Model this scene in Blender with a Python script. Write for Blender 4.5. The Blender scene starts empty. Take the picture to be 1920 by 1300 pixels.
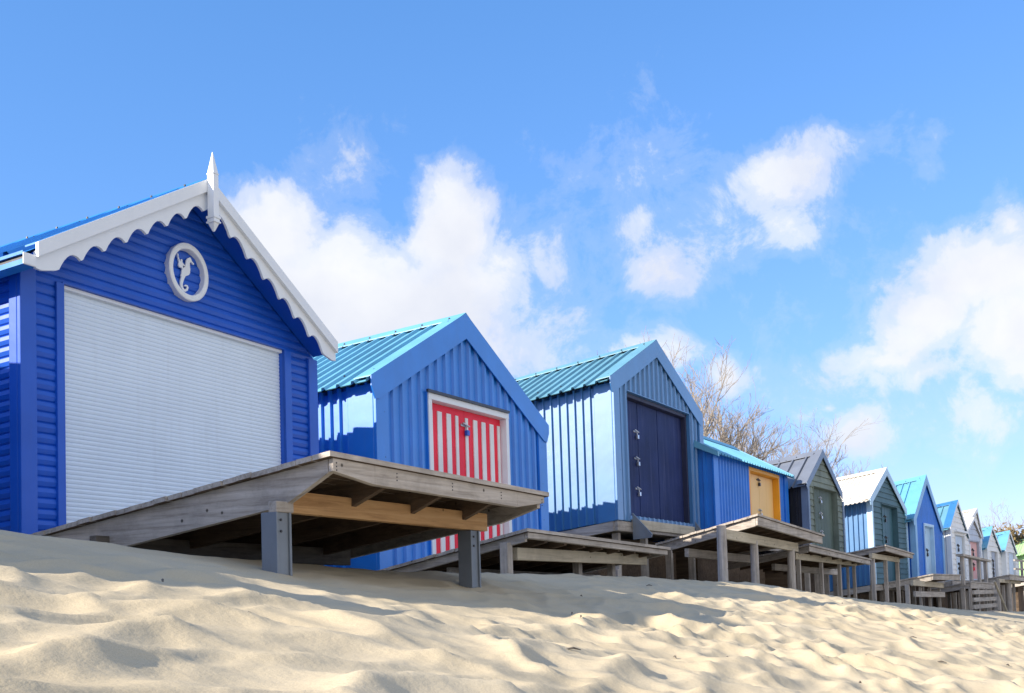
import bpy, math, random
import numpy as np
from mathutils import Vector, Matrix
random.seed(7); rng = np.random.RandomState(11)
sc = bpy.context.scene
col = sc.collection
C_, S_ = math.cos, math.sin

# ------------------------------------------------------------------ materials
MATS = {}
def new_mat(name):
    m = bpy.data.materials.new(name); m.use_nodes = True
    nt = m.node_tree; nt.nodes.clear()
    o = nt.nodes.new('ShaderNodeOutputMaterial'); b = nt.nodes.new('ShaderNodeBsdfPrincipled')
    nt.links.new(b.outputs[0], o.inputs[0]); MATS[name] = m
    return m, nt, b
def N(nt, t, **kw):
    n = nt.nodes.new(t)
    for k, v in kw.items(): setattr(n, k, v)
    return n
def ramp(nt, fac, stops):
    r = N(nt, 'ShaderNodeValToRGB'); e = r.color_ramp.elements
    while len(e) < len(stops): e.new(.5)
    for i, (p, c) in enumerate(stops):
        e[i].position = p; e[i].color = (*c, 1) if len(c) == 3 else c
    nt.links.new(fac, r.inputs[0]); return r
def coords(nt, scale, kind='Object'):
    tc = N(nt, 'ShaderNodeTexCoord'); mp = N(nt, 'ShaderNodeMapping')
    nt.links.new(tc.outputs[kind], mp.inputs[0]); mp.inputs['Scale'].default_value = scale
    return mp.outputs[0]
def noise(nt, vec, sc_, det=4, rough=.55, dist=0):
    n = N(nt, 'ShaderNodeTexNoise'); nt.links.new(vec, n.inputs['Vector'])
    n.inputs['Scale'].default_value = sc_; n.inputs['Detail'].default_value = det
    n.inputs['Roughness'].default_value = rough; n.inputs['Distortion'].default_value = dist
    return n.outputs['Fac']
def bump(nt, b, h, strength, dist):
    bp = N(nt, 'ShaderNodeBump'); bp.inputs['Strength'].default_value = strength
    bp.inputs['Distance'].default_value = dist
    nt.links.new(h, bp.inputs['Height']); nt.links.new(bp.outputs[0], b.inputs['Normal'])
def mixc(nt, fac, a, b, mode='MIX'):
    m = N(nt, 'ShaderNodeMix', data_type='RGBA', blend_type=mode)
    for s, v in ((m.inputs[0], fac), (m.inputs[6], a), (m.inputs[7], b)):
        if hasattr(v, 'links') or hasattr(v, 'is_linked'): nt.links.new(v, s)
        else: s.default_value = v if not isinstance(v, tuple) else ((*v, 1) if len(v) == 3 else v)
    return m.outputs[2]
def paint(name, c, rough=.4, coat=.0, wear=.12, dirt=.25, spec=.5, grain=None, dirtcol=(.30, .26, .20), gloss=False):
    """painted metal or timber: slight fading, streaks of grime, faint dents"""
    m, nt, b = new_mat(name)
    v = coords(nt, (1, 1, 1)); vs = coords(nt, (14, 14, .8))
    n1 = noise(nt, v, 1.7, 5); n2 = noise(nt, vs, 1.0, 5, .65)
    lo = tuple(x*(1-wear) for x in c); hi = tuple(min(1, x*(1+wear)+.006) for x in c)
    r = ramp(nt, n1, [(.3, lo), (.7, hi)])
    f = ramp(nt, n2, [(.52, (0, 0, 0)), (.78, (dirt, dirt, dirt))])
    dm = tuple(.45*x + .55*y*.6 for x, y in zip(c, dirtcol))
    cc = mixc(nt, f.outputs[0], r.outputs[0], dm)
    nt.links.new(cc, b.inputs['Base Color'])
    b.inputs['Roughness'].default_value = rough
    b.inputs['Specular IOR Level'].default_value = spec
    b.inputs['Coat Weight'].default_value = coat; b.inputs['Coat Roughness'].default_value = .46
    if grain:
        g = coords(nt, grain); n3 = noise(nt, g, 1.0, 6, .65)
        bump(nt, b, n3, .35, .01)
    else:
        bump(nt, b, noise(nt, v, 3.5, 3), .12, .02)
    return m
def wood(name, dark, mid, light, grain, rough=.85, stain=.5):
    m, nt, b = new_mat(name)
    g = coords(nt, grain); v = coords(nt, (1, 1, 1))
    n = noise(nt, g, 1.0, 8, .7, .6)
    r = ramp(nt, n, [(.28, dark), (.48, mid), (.72, light)])
    n2 = noise(nt, v, 2.3, 6, .7)
    f = ramp(nt, n2, [(.45, (0, 0, 0)), (.72, (stain, stain, stain))])
    cc = mixc(nt, f.outputs[0], r.outputs[0], tuple(x*.42 for x in dark))
    # knots and nail marks
    vo = N(nt, 'ShaderNodeTexVoronoi'); nt.links.new(v, vo.inputs['Vector']); vo.inputs['Scale'].default_value = 5.5
    k = ramp(nt, vo.outputs['Distance'], [(.045, (1, 1, 1)), (.085, (0, 0, 0))])
    cc = mixc(nt, k.outputs[0], cc, tuple(x*.35 for x in dark))
    nt.links.new(cc, b.inputs['Base Color']); b.inputs['Roughness'].default_value = rough
    b.inputs['Specular IOR Level'].default_value = .25
    bump(nt, b, n, .6, .008)
    return m
WD = ((.24, .205, .175), (.46, .41, .36), (.64, .585, .53))
wood('wood_along_row', *WD, (1.2, 26, 26)); wood('wood_along_depth', *WD, (26, 1.2, 26)); wood('wood_upright', *WD, (26, 26, 1.2))
wood('tan_wood', (.38, .20, .085), (.60, .35, .16), (.72, .47, .25), (1.2, 22, 22), stain=.2)
wood('pale_wood', (.34, .29, .21), (.55, .48, .36), (.66, .58, .45), (1.2, 22, 22), stain=.35)
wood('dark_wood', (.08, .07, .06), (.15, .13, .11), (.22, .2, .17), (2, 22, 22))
wood('shaded_brown_wood', (.06, .042, .03), (.13, .09, .06), (.20, .145, .10), (22, 1.2, 22))  # brown undersides, with the under-deck shade put into the colour
paint('royal_blue', (.001, .092, .56), .42, coat=.25, dirt=.12, spec=.45)
paint('bright_blue', (.001, .195, .70), .44, coat=.6, dirt=.12, spec=.8)
paint('mid_blue', (.03, .18, .43), .44, coat=.9, dirt=.15, spec=1.0)
paint('cobalt_blue', (.004, .185, .72), .42, dirt=.06, spec=.7)
paint('sky_blue_trim', (.25, .50, .80), .5, dirt=.1)
paint('roof_cyan', (.14, .40, .56), .42, dirt=.28, spec=.8)
paint('roof_blue', (.02, .22, .60), .38, dirt=.10, spec=.5)
paint('roof_teal', (.13, .32, .41), .42, dirt=.28, spec=.8)
paint('roof_slate', (.16, .18, .22), .5, dirt=.15)
paint('roof_offwhite', (.72, .68, .60), .55, dirt=.3)
paint('trim_slate', (.17, .24, .36), .5, dirt=.1)
paint('white_paint', (.82, .85, .88), .5, dirt=.08, wear=.03)
paint('shutter_white', (.76, .86, .97), .5, dirt=.14, wear=.03)
paint('white_timber', (.85, .85, .84), .6, dirt=.15, wear=.05, grain=(1, 20, 20))
paint('navy', (.010, .022, .105), .6, dirt=.30, wear=.3, grain=(22, 22, 1.2), dirtcol=(.4, .45, .8), spec=.2)
paint('navy_frame', (.02, .025, .07), .6)
paint('door_red', (.92, .022, .055), .5, dirt=.05, grain=(22, 22, 1.2), spec=.25)
paint('door_white', (.80, .80, .79), .5, dirt=.12, grain=(22, 22, 1.2))
paint('door_yellow', (.97, .62, .24), .5, dirt=.08, wear=.04, grain=(22, 22, 1.2), spec=.3)
paint('frame_yellow', (.90, .40, .02), .5, dirt=.1)
paint('green_timber', (.17, .205, .17), .75, dirt=.55, wear=.35, grain=(1, 24, 24), dirtcol=(.7, .72, .6))
paint('green_door', (.09, .13, .105), .65, dirt=.35, wear=.2, grain=(22, 22, 1.2), dirtcol=(.5, .55, .4))
paint('teal_timber', (.055, .135, .165), .65, dirt=.3, wear=.2, grain=(1, 24, 24))
paint('teal_door', (.03, .115, .155), .55, dirt=.2, grain=(22, 22, 1.2))
paint('pale_blue', (.45, .66, .86), .5, dirt=.1)
paint('pale_door', (.55, .68, .85), .5, dirt=.1)
paint('pink_door', (.78, .42, .38), .55, dirt=.15)
paint('grey_door', (.33, .38, .48), .5, dirt=.1)
paint('grey_blue_wall', (.48, .53, .62), .55, dirt=.15)
paint('lime_green', (.42, .66, .30), .5, dirt=.1)
paint('black_cladding', (.018, .02, .03), .45)
paint('galvanised', (.21, .235, .265), .5, dirt=.5, wear=.25)
paint('dark_metal', (.03, .03, .035), .4)
paint('steel', (.55, .56, .58), .3, dirt=.2)
paint('rubber_black', (.02, .02, .02), .6)
MATS['galvanised'].node_tree.nodes['Principled BSDF'].inputs['Metallic'].default_value = .3
MATS['steel'].node_tree.nodes['Principled BSDF'].inputs['Metallic'].default_value = .8

# sand
m, nt, b = new_mat('sand')
v = coords(nt, (1, 1, 1))
n1 = noise(nt, v, .8, 5); n2 = noise(nt, v, 260, 2, .8); n3 = noise(nt, v, 14, 6, .6)
r = ramp(nt, n1, [(.3, (.55, .455, .30)), (.7, (.62, .525, .365))])
g = ramp(nt, n2, [(.25, (.70, .68, .65)), (.55, (1, 1, 1)), (.8, (1.0, 1, 1))])
cc = mixc(nt, .8, r.outputs[0], g.outputs[0], 'MULTIPLY')
nt.links.new(cc, b.inputs['Base Color']); b.inputs['Roughness'].default_value = .95
b.inputs['Specular IOR Level'].default_value = .15
ad = N(nt, 'ShaderNodeMath', operation='MULTIPLY_ADD'); nt.links.new(n2, ad.inputs[0]); ad.inputs[1].default_value = .12; nt.links.new(n3, ad.inputs[2])
bump(nt, b, ad.outputs[0], .5, .012)
# bark
m, nt, b = new_mat('bark')
v = coords(nt, (1, 1, .35)); n1 = noise(nt, v, 6, 6, .7)
r = ramp(nt, n1, [(.3, (.26, .20, .16)), (.5, (.46, .39, .31)), (.75, (.58, .52, .30))])
nt.links.new(r.outputs[0], b.inputs['Base Color']); b.inputs['Roughness'].default_value = .9
m, nt, b = new_mat('twig'); v = coords(nt, (1, 1, 1)); n1 = noise(nt, v, 3, 3)
r = ramp(nt, n1, [(.35, (.21, .18, .16)), (.7, (.38, .33, .27))]); nt.links.new(r.outputs[0], b.inputs['Base Color'])
b.inputs['Roughness'].default_value = .9
m, nt, b = new_mat('brown_leaf'); v = coords(nt, (1, 1, 1)); n1 = noise(nt, v, 5, 3)
r = ramp(nt, n1, [(.35, (.10, .07, .03)), (.7, (.26, .19, .09))]); nt.links.new(r.outputs[0], b.inputs['Base Color'])
m, nt, b = new_mat('dark_leaf'); v = coords(nt, (1, 1, 1)); n1 = noise(nt, v, 5, 3)
r = ramp(nt, n1, [(.35, (.03, .05, .03)), (.7, (.08, .12, .06))]); nt.links.new(r.outputs[0], b.inputs['Base Color'])

# ------------------------------------------------------------------ mesh helpers
class MB:
    def __init__(s, mats): s.v = []; s.f = []; s.mi = []; s.mats = mats if isinstance(mats, (list, tuple)) else [mats]; s.T = lambda p: p
    def face(s, pts, mi=0):
        i = len(s.v); s.v += [tuple(s.T(p)) for p in pts]; s.f.append(tuple(range(i, i+len(pts)))); s.mi.append(mi)
    def hexa(s, a, mi=0):  # 8 corners: bottom loop 0-3, top loop 4-7
        i = len(s.v); s.v += [tuple(s.T(p)) for p in a]
        for q in ((3, 2, 1, 0), (4, 5, 6, 7), (0, 1, 5, 4), (1, 2, 6, 5), (2, 3, 7, 6), (3, 0, 4, 7)):
            s.f.append(tuple(i+k for k in q)); s.mi.append(mi)
    def box(s, x0, x1, y0, y1, z0, z1, mi=0):
        s.hexa([(x0, y0, z0), (x1, y0, z0), (x1, y1, z0), (x0, y1, z0), (x0, y0, z1), (x1, y0, z1), (x1, y1, z1), (x0, y1, z1)], mi)
    def prism(s, poly, y0, y1, mi=0):   # poly in (x,z), extruded along y
        n = len(poly); i = len(s.v)
        s.v += [tuple(s.T((x, y0, z))) for x, z in poly] + [tuple(s.T((x, y1, z))) for x, z in poly]
        s.f.append(tuple(range(i, i+n))); s.f.append(tuple(range(i+2*n-1, i+n-1, -1))); s.mi += [mi, mi]
        for k in range(n):
            k2 = (k+1) % n
            s.f.append((i+k2, i+k, i+n+k, i+n+k2)); s.mi.append(mi)
    def tube(s, p0, p1, r0, r1, n=8, mi=0, cap=True):
        p0, p1 = Vector(p0), Vector(p1); d = (p1-p0).normalized()
        a = d.orthogonal().normalized(); c = d.cross(a); i = len(s.v)
        for p, r in ((p0, r0), (p1, r1)):
            for k in range(n):
                t = 2*math.pi*k/n; s.v.append(tuple(s.T(p + a*(C_(t)*r) + c*(S_(t)*r))))
        for k in range(n):
            k2 = (k+1) % n; s.f.append((i+k, i+k2, i+n+k2, i+n+k)); s.mi.append(mi)
        if cap:
            s.f.append(tuple(i+k for k in range(n-1, -1, -1))); s.f.append(tuple(i+n+k for k in range(n))); s.mi += [mi, mi]
    def build(s, name, parent=None, smooth=False, bevel=0):
        me = bpy.data.meshes.new(name); me.from_pydata(s.v, [], s.f)
        for mm in s.mats: me.materials.append(MATS[mm])
        me.polygons.foreach_set('material_index', s.mi)
        if smooth: me.polygons.foreach_set('use_smooth', [True]*len(s.f))
        me.update(); o = bpy.data.objects.new(name, me); col.objects.link(o)
        if parent: o.parent = parent
        if bevel:
            bv = o.modifiers.new('bevel', 'BEVEL'); bv.width = bevel; bv.segments = 2; bv.limit_method = 'ANGLE'
        return o
def thing(name, label, cat, loc, rz=0, group=None):
    o = bpy.data.objects.new(name, None); o.empty_display_size = .2; col.objects.link(o)
    o.location = loc; o.rotation_euler = (0, 0, rz); o['label'] = label; o['category'] = cat
    if group: o['group'] = group
    return o
def tag(o, label, cat, group=None):
    o['label'] = label; o['category'] = cat
    if group: o['group'] = group
    return o

# ------------------------------------------------------------------ ground height
GX = [-12, 0, 2, 3.5, 4.5, 5.3, 6.2, 7, 8.3, 9.8, 11.5, 13, 15, 17.8, 21, 26, 31, 40, 60, 120]
GZ = [.95, .70, .60, .50, .425, .355, .325, .30, .275, .275, .255, .22, .19, .03, -.13, -.33, -.52, -.70, -1.0, -1.3]
def base_z(x, y):
    g = np.interp(x, GX, GZ)
    yc = 5.7
    d = yc - y
    slope = np.where(d > 0, .205*d - .02*np.exp(-np.maximum(d, 0)*2), 0.0)
    slope = np.minimum(slope, 1.55 + .06*np.maximum(d-7.5, 0))
    back = np.where(d < 0, -.05*np.minimum(-d, 1.2), 0)
    back = back + np.clip(.8*(y-10.6), 0, 1.5)  # unseen bank added to shut out light from behind the floors
    return g - slope + back
def hashn(ix, iy, k):
    h = (ix*374761393 + iy*668265263 + k*2147483647) & 0xffffffff
    h = ((h ^ (h >> 13))*1274126177) & 0xffffffff
    return ((h ^ (h >> 16)) & 0xffffff)/float(0xffffff)
def vnoise(x, y, k=0):
    ix = np.floor(x).astype(np.int64); iy = np.floor(y).astype(np.int64); fx = x-ix; fy = y-iy
    fx = fx*fx*(3-2*fx); fy = fy*fy*(3-2*fy)
    a = hashn(ix, iy, k); b = hashn(ix+1, iy, k); c = hashn(ix, iy+1, k); d = hashn(ix+1, iy+1, k)
    return (a*(1-fx)+b*fx)*(1-fy) + (c*(1-fx)+d*fx)*fy
def worley(x, y, k):
    ix = np.floor(x).astype(np.int64); iy = np.floor(y).astype(np.int64)
    best = np.full(np.shape(x), 9.0)
    for dx in (-1, 0, 1):
        for dy in (-1, 0, 1):
            px = ix+dx+hashn(ix+dx, iy+dy, k); py = iy+dy+hashn(ix+dx, iy+dy, k+5)
            w = .0 + .45*hashn(ix+dx, iy+dy, k+9)
            best = np.minimum(best, (px-x)**2 + (py-y)**2 + w)
    return best
def ripple(x, y):
    wx = x + .45*(vnoise(x*.9, y*.9, 21)-.5) + .12*(vnoise(x*4, y*4, 22)-.5); wy = y + .45*(vnoise(x*.9+7, y*.9, 23)-.5) + .12*(vnoise(x*4+3, y*4, 24)-.5)
    # hollows are drawn out along the slope
    a = .25; ux = wx*C_(a)+wy*S_(a); uy = -wx*S_(a)+wy*C_(a)
    w1 = np.minimum(worley(ux*2.55, uy*4.2, 31), 1.1)
    w2 = np.minimum(worley(ux*4.2+5, uy*6.2, 41), 1.1)
    big = vnoise(x*.55, y*.75, 51)-.5
    msk = .45 + .9*vnoise(x*.4+3, y*.4, 61)
    return .05*big + msk*(.076*(w1-.35) + .030*(w2-.35)) + .008*(vnoise(x*7, y*7, 71)-.5)
def amp(x, y):
    d = 5.7-y
    a = np.clip(.28 + .3*d, .28, 1.0)
    a = np.where(d < 0, .35, a)
    return a*np.clip(1.25-.01*np.asarray(x), .5, 1.2)
def ground_z(x, y):
    x = np.asarray(x, float); y = np.asarray(y, float)
    return base_z(x, y) + amp(x, y)*ripple(x, y)
def gz(x, y): return float(ground_z(np.array([x]), np.array([y]))[0])
def axis(lo, hi, c0, c1, h, gr):
    pts = list(np.arange(c0, c1, h)); s = h; x = c1
    while x < hi: pts.append(x); s *= gr; x += s
    pts.append(hi); s = h; x = c0-h; pre = []
    while x > lo: pre.append(x); s *= gr; x -= s
    pre.append(lo); return np.array(pre[::-1]+pts)
xs = axis(-40, 600, .3, 11, .03, 1.012); ys = axis(-300, 300, .2, 6.6, .026, 1.03)
X, Y = np.meshgrid(xs, ys, indexing='ij')
Z = ground_z(X, Y)
nx, ny = X.shape
me = bpy.data.meshes.new('sand'); co = np.stack([X, Y, Z], -1).reshape(-1, 3)
idx = np.arange(nx*ny).reshape(nx, ny)
fc = np.stack([idx[:-1, :-1], idx[1:, :-1], idx[1:, 1:], idx[:-1, 1:]], -1).reshape(-1)
me.vertices.add(len(co)); me.vertices.foreach_set('co', co.reshape(-1))
me.loops.add(len(fc)); me.loops.foreach_set('vertex_index', fc.astype(np.int32))
nf = len(fc)//4; me.polygons.add(nf)
me.polygons.foreach_set('loop_start', np.arange(0, len(fc), 4, dtype=np.int32)); me.polygons.foreach_set('loop_total', np.full(nf, 4, np.int32))
me.polygons.foreach_set('use_smooth', np.ones(nf, bool)); me.update(calc_edges=True); me.validate()
me.materials.append(MATS['sand'])
sand = bpy.data.objects.new('sand', me); col.objects.link(sand); sand['kind'] = 'structure'
sand['label'] = 'pale trampled beach sand sloping below the huts'

m, nt, b = new_mat('sea_water'); v = coords(nt, (1, 1, 1)); b.inputs['Base Color'].default_value = (.02, .07, .10, 1); b.inputs['Roughness'].default_value = .12
bump(nt, b, noise(nt, v, 1.2, 6), .5, .15)
me = bpy.data.meshes.new('sea'); me.from_pydata([(-600, -600, -2.05), (900, -600, -2.05), (900, -11, -2.05), (-600, -11, -2.05)], [], [(0, 1, 2, 3)])
me.materials.append(MATS['sea_water']); sea = bpy.data.objects.new('sea', me); col.objects.link(sea); sea['kind'] = 'structure'; sea['label'] = 'calm sea beyond the beach'
# ------------------------------------------------------------------ cladding generators
BOX = dict(pitch=.19, prof=[(0, 0), (.105, 0), (.122, .03), (.165, .03), (.182, 0)])
FINE = dict(pitch=.11, prof=[(0, 0), (.05, 0), (.065, .018), (.095, .018)])
ROOF = dict(pitch=.2, prof=[(0, 0), (.125, 0), (.142, .034), (.17, .034), (.187, 0)])
SEAM = dict(pitch=.31, prof=[(0, 0), (.24, 0), (.255, .04), (.28, .04), (.295, 0)])
SEAMF = dict(pitch=.2, prof=[(0, 0), (.15, 0), (.16, .035), (.18, .035), (.19, 0)])
def prof_at(P, s):
    q = s % P['pitch']; pr = P['prof'] + [(P['pitch'], P['prof'][0][1])]
    for (a, x), (b, y) in zip(pr, pr[1:]):
        if a <= q <= b: return x if b == a else x + (y-x)*(q-a)/(b-a)
    return 0
def corr(mb, M, s0, s1, lo, hi, P, opening=None, brk=(), mi=0, phase=0.0):
    """sheet of vertical ribs; M(s,t,off)->point; lo/hi functions of s"""
    ss = {s0, s1, *brk}
    k = math.floor((s0+phase)/P['pitch'])-1
    while k*P['pitch']-phase < s1:
        for a, _ in P['prof']:
            q = k*P['pitch']+a-phase
            if s0 < q < s1: ss.add(round(q, 5))
        k += 1
    if opening: ss |= {opening[0], opening[1]}
    ss = sorted(x for x in ss if s0 <= x <= s1)
    ss = [s for i, s in enumerate(ss) if i == 0 or s-ss[i-1] > 1e-4]
    for a, b in zip(ss, ss[1:]):
        oa, ob = prof_at(P, a+phase+1e-6), prof_at(P, b+phase-1e-6)
        segs = [(lo, hi)]
        if opening and a >= opening[0]-1e-4 and b <= opening[1]+1e-4:
            zb, zt = opening[2], opening[3]
            segs = [(lambda s: zt, hi)]
            if zb > lo(a)+.01: segs.append((lo, lambda s: zb))
        for l, h in segs:
            if h(.5*(a+b)) - l(.5*(a+b)) < .002: continue
            mb.face([M(a, l(a), oa), M(b, l(b), ob), M(b, max(h(b), l(b)), ob), M(a, max(h(a), l(a)), oa)], mi)
ROLL = lambda p: dict(p=p, prof=[(0, 0), (.12, .011), (.5, .019), (.88, .011), (1, 0)])
LAP = lambda p: dict(p=p, prof=[(0, .02), (.88, .004), (.9, 0.0), (1, 0.0)])
SLAT = lambda p: dict(p=p, prof=[(0, 0), (.10, .006), (.5, .009), (.9, .006), (1, 0)])
def boards(mb, M, z0, z1, left, right, P, opening=None, brk=(), mi=0):
    """sheet of horizontal boards between left(z) and right(z)"""
    zs = {z0, z1, *[b_ for b_ in brk if z0 < b_ < z1]}
    if opening: zs |= {q for q in opening[2:4] if z0 < q < z1}
    k = 0
    while z0+k*P['p'] < z1:
        for a, _ in P['prof']:
            q = z0+(k+a)*P['p']
            if q < z1: zs.add(round(q, 5))
        k += 1
    zs = sorted(zs); zs = [s for i, s in enumerate(zs) if i == 0 or s-zs[i-1] > 2e-4]
    def off(z, e):
        q = ((z-z0)/P['p']+e) % 1.0
        for (a, x), (b, y) in zip(P['prof'], P['prof'][1:]):
            if a <= q <= b: return x+(y-x)*(q-a)/(b-a)
        return 0
    prev = None
    for a, b in zip(zs, zs[1:]):
        oa, ob = off(a, 1e-4), off(b, -1e-4)
        iv = [(left, right)]
        if opening and a >= opening[2]-1e-4 and b <= opening[3]+1e-4:
            iv = [(left, lambda z: opening[0]), (lambda z: opening[1], right)]
        for l, r in iv:
            if r(a)-l(a) < .002 and r(b)-l(b) < .002: continue
            mb.face([M(l(a), a, oa), M(r(a), a, oa), M(max(r(b), l(b)), b, ob), M(l(b), b, ob)], mi)
            if prev is not None and abs(prev-oa) > 1e-3:
                mb.face([M(l(a), a, prev), M(r(a), a, prev), M(r(a), a, oa), M(l(a), a, oa)], mi)
        prev = ob

# ------------------------------------------------------------------ gabled hut
def studs(mb, pts, r=.011, h=.012, mi=0):   # pts: (u, v, z, axis) little screw heads
    for u, v, z, ax in pts:
        d = {'f': (0, -h, 0), 's': (-h, 0, 0)}[ax]
        mb.tube((u, v, z), (u+d[0], v+d[1], z+d[2]), r, r*.8, 6, mi)
def hut(name, label, o, th, u0, u1, zf, apex, tipl, tipr, D, k, wall, side, roofm, bargem, trimm,
        clad='corr', sideclad='corr', oh=.06, bv=-.05, bw=.28, door=None, reveal=.1, roofP=ROOF, P=BOX, flap=.22, lapp=.11,
        trimw=.13, strim=None, capm=None, phase=0, scallop=False):
    root = thing(name, label, 'beach hut', (o[0], o[1], zf), th, 'beach huts in a row above the sand')
    T = lambda p: (p[0], p[1], p[2]-zf-k*p[1])
    au, az = apex; sl = (az-tipl[1])/(au-tipl[0]); sr = (az-tipr[1])/(tipr[0]-au)
    topz = lambda u: (az-.06) - (sl*(au-u) if u < au else sr*(u-au))
    def nm(mats): mb = MB(mats); mb.T = T; return mb
    SP = dict(pitch=P['pitch']*.66, prof=[(a*.66, b*1.1) for a, b in P['prof']])
    # front wall
    w = nm([wall, 'dark_metal'])
    Mf = lambda s, t, off: (s, -off, t)
    if clad == 'corr':
        corr(w, Mf, u0, u1, lambda s: zf, topz, P, door, (au,), phase=phase)
        pts = []
        for z in np.arange(zf+.25, topz(u0)-.1, .5): pts += [(u0+trimw*.6, -.03, z, 'f'), (u1-trimw*.6, -.03, z, 'f')]
        studs(w, pts, mi=1)
    else:
        Lf = lambda z: u0 if z <= topz(u0) else au-(az-.06-z)/sl
        Rf = lambda z: u1 if z <= topz(u1) else au+(az-.06-z)/sr
        boards(w, Mf, zf, az-.065, Lf, Rf, ROLL(lapp) if clad == 'roll' else LAP(lapp), door, (topz(u0), topz(u1)))
    w.build('front_wall', root)
    # side walls and back
    ztl, ztr = topz(u0), topz(u1)
    for sgn, uu, zt in ((-1, u0, ztl), (1, u1, ztr)):
        w = nm([side, 'dark_metal']); Ms = (lambda s, t, off, uu=uu, sgn=sgn: (uu+sgn*off, s, t))
        if sideclad == 'corr':
            corr(w, Ms, 0, D, lambda s: zf, lambda s: zt-.01, SP)
            if sgn < 0: studs(w, [(uu-.001, q, z, 's') for q in np.arange(.62, D, .76) for z in (zf+.35, zf+1.2)], mi=1)
        elif sideclad == 'roll': boards(w, Ms, zf, zt-.01, lambda z: 0, lambda z: D, ROLL(lapp))
        else: boards(w, Ms, zf, zt-.01, lambda z: 0, lambda z: D, LAP(lapp))
        w.build('side_wall', root)
    w = nm([side]); w.face([(u0, D, zf), (u0, D, ztl), (au, D, az-.07), (u1, D, ztr), (u1, D, zf)]); w.build('back_wall', root)
    # corner flashings (L section)
    for uu, sg, zt in ((u0, -1, ztl), (u1, 1, ztr)):
        c = nm([trimm]); a, b_ = (uu-.038, uu+trimw) if sg < 0 else (uu-trimw, uu+.038)
        c.box(a, b_, -.042, -.002, zf-.012, min(zt, topz(b_ if sg < 0 else a))-.02)
        a2, b2 = (uu-.038, uu-.001) if sg < 0 else (uu+.001, uu+.038)
        c.box(a2, b2, -.001, strim or trimw*1.7, zf-.012, zt-.03)
        c.build('corner_trim', root, bevel=.006)
    # roof sheets
    r = nm([roofm, 'dark_metal'])
    v0, v1 = bv+.01, D+.12
    for (tu, tz), s_ in ((tipl, sl), (tipr, sr)):
        dv = Vector((au-tu, 0, az-tz)); n = Vector((-dv.z, 0, dv.x)).normalized(); n = n if n.z > 0 else -n
        Mr = lambda s, t, off: tuple(Vector((tu, s, tz)) + dv*t + n*off)
        corr(r, Mr, v0, v1, lambda s: -.02, lambda s: 1.0, roofP)
        corr(r, lambda s, t, off: tuple(Vector((tu, s, tz)) + dv*t + n*(off-.008)), v0, v1, lambda s: -.02, lambda s: 1.0, roofP)
        if tu < au:
            for q in np.arange(v0+roofP['pitch']*.5, v1, roofP['pitch']*2):
                for t in (.12, .9): p = Vector((tu, q, tz))+dv*t+n*.03; r.tube(p, p+n*.016, .013, .01, 6, 1)
    ro = r.build('roof', root)
    cp = nm([capm or roofm, 'dark_metal']); hgt = .045
    cw = .17
    pl = [(au-cw, az-sl*cw+hgt), (au, az+hgt+.012), (au+cw, az-sr*cw+hgt), (au+cw, az-sr*cw+hgt-.012), (au, az+hgt), (au-cw, az-sl*cw+hgt-.012)]
    cp.prism(pl, bv-.012, v1)
    for q in np.arange(v0+.15, v1, .4): cp.tube((au-cw*.7, q, az-sl*cw*.7+hgt), (au-cw*.7, q, az-sl*cw*.7+hgt+.02), .014, .01, 6, 1)
    co_ = cp.build('ridge_cap', ro)
    # bargeboards with a flap folded over the sheet
    for (tu, tz), sg in ((tipl, -1), (tipr, 1)):
        b_ = nm([bargem, capm or roofm])
        s_ = sl if sg < 0 else sr
        up = .045
        if not scallop:
            lu = tu
            pl = [(lu, tz+up), (au, az+up), (au, az-bw), (lu-sg*bw*.55, tz-bw+s_*bw*.55), (lu-sg*bw*.25, tz-bw*.75), (lu, tz-bw*.25)]
            b_.prism(pl, bv-.014, bv+.0)
        else:
            pl = [(tu, tz+up), (au, az+up), (au, az-.07), (tu, tz-.07)]; b_.prism(pl, bv-.045, bv-.012)
            pts = [(tu, tz-.02)]; n = 7; t0 = .11; per = (1-t0-.03)/n
            lo_ = lambda t, dep: (tu+(au-tu)*t, tz+(az-tz)*t-dep)
            pts += [lo_(0.0, .15), lo_(.03, .19), lo_(t0-.01, .235)]
            for i in range(n):
                for j in range(9):
                    a = math.pi*j/8; pts.append(lo_(t0+per*(i+.04+.92*j/8), .238-.078*S_(a)**.85))
            pts += [lo_(.995, .235), lo_(1.0, -.0)]
            b_.prism(pts, bv-.011, bv+.012)
        a = (tu, bv-.013, tz+up+.002); c = (au, bv-.013, az+up+.002)
        b_.hexa([(tu, bv-.012, tz+up-.01), (tu, bv+flap, tz+up-.01), (au, bv+flap, az+up-.01), (au, bv-.012, az+up-.01),
                 (tu, bv-.012, tz+up+.004), (tu, bv+flap, tz+up+.004), (au, bv+flap, az+up+.004), (au, bv-.012, az+up+.004)], 1)
        b_.build('bargeboard', root)
    # soffit battens closing the eaves and verge
    e = nm(['dark_metal' if not scallop else wall])
    for (tu, tz), sg, uu in ((tipl, -1, u0), (tipr, 1, u1)):
        s_ = sl if sg < 0 else sr
        e.hexa([(uu, .0, topz(uu)-.05), (uu, D, topz(uu)-.05), (au, D, az-.11), (au, .0, az-.11), (uu, .0, topz(uu)+.04), (uu, D, topz(uu)+.04), (au, D, az-.03), (au, .0, az-.03)])
        if scallop:
            e.hexa([(tu, bv+.013, tz-.055), (tu, -.021, tz-.055), (au, -.021, az-.055), (au, bv+.013, az-.055), (tu, bv+.013, tz-.025), (tu, -.021, tz-.025), (au, -.021, az-.025), (au, bv+.013, az-.025)])
    e.build('soffit', root)
    # floor frame
    f = nm(['wood_along_row', 'wood_along_depth'])
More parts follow.
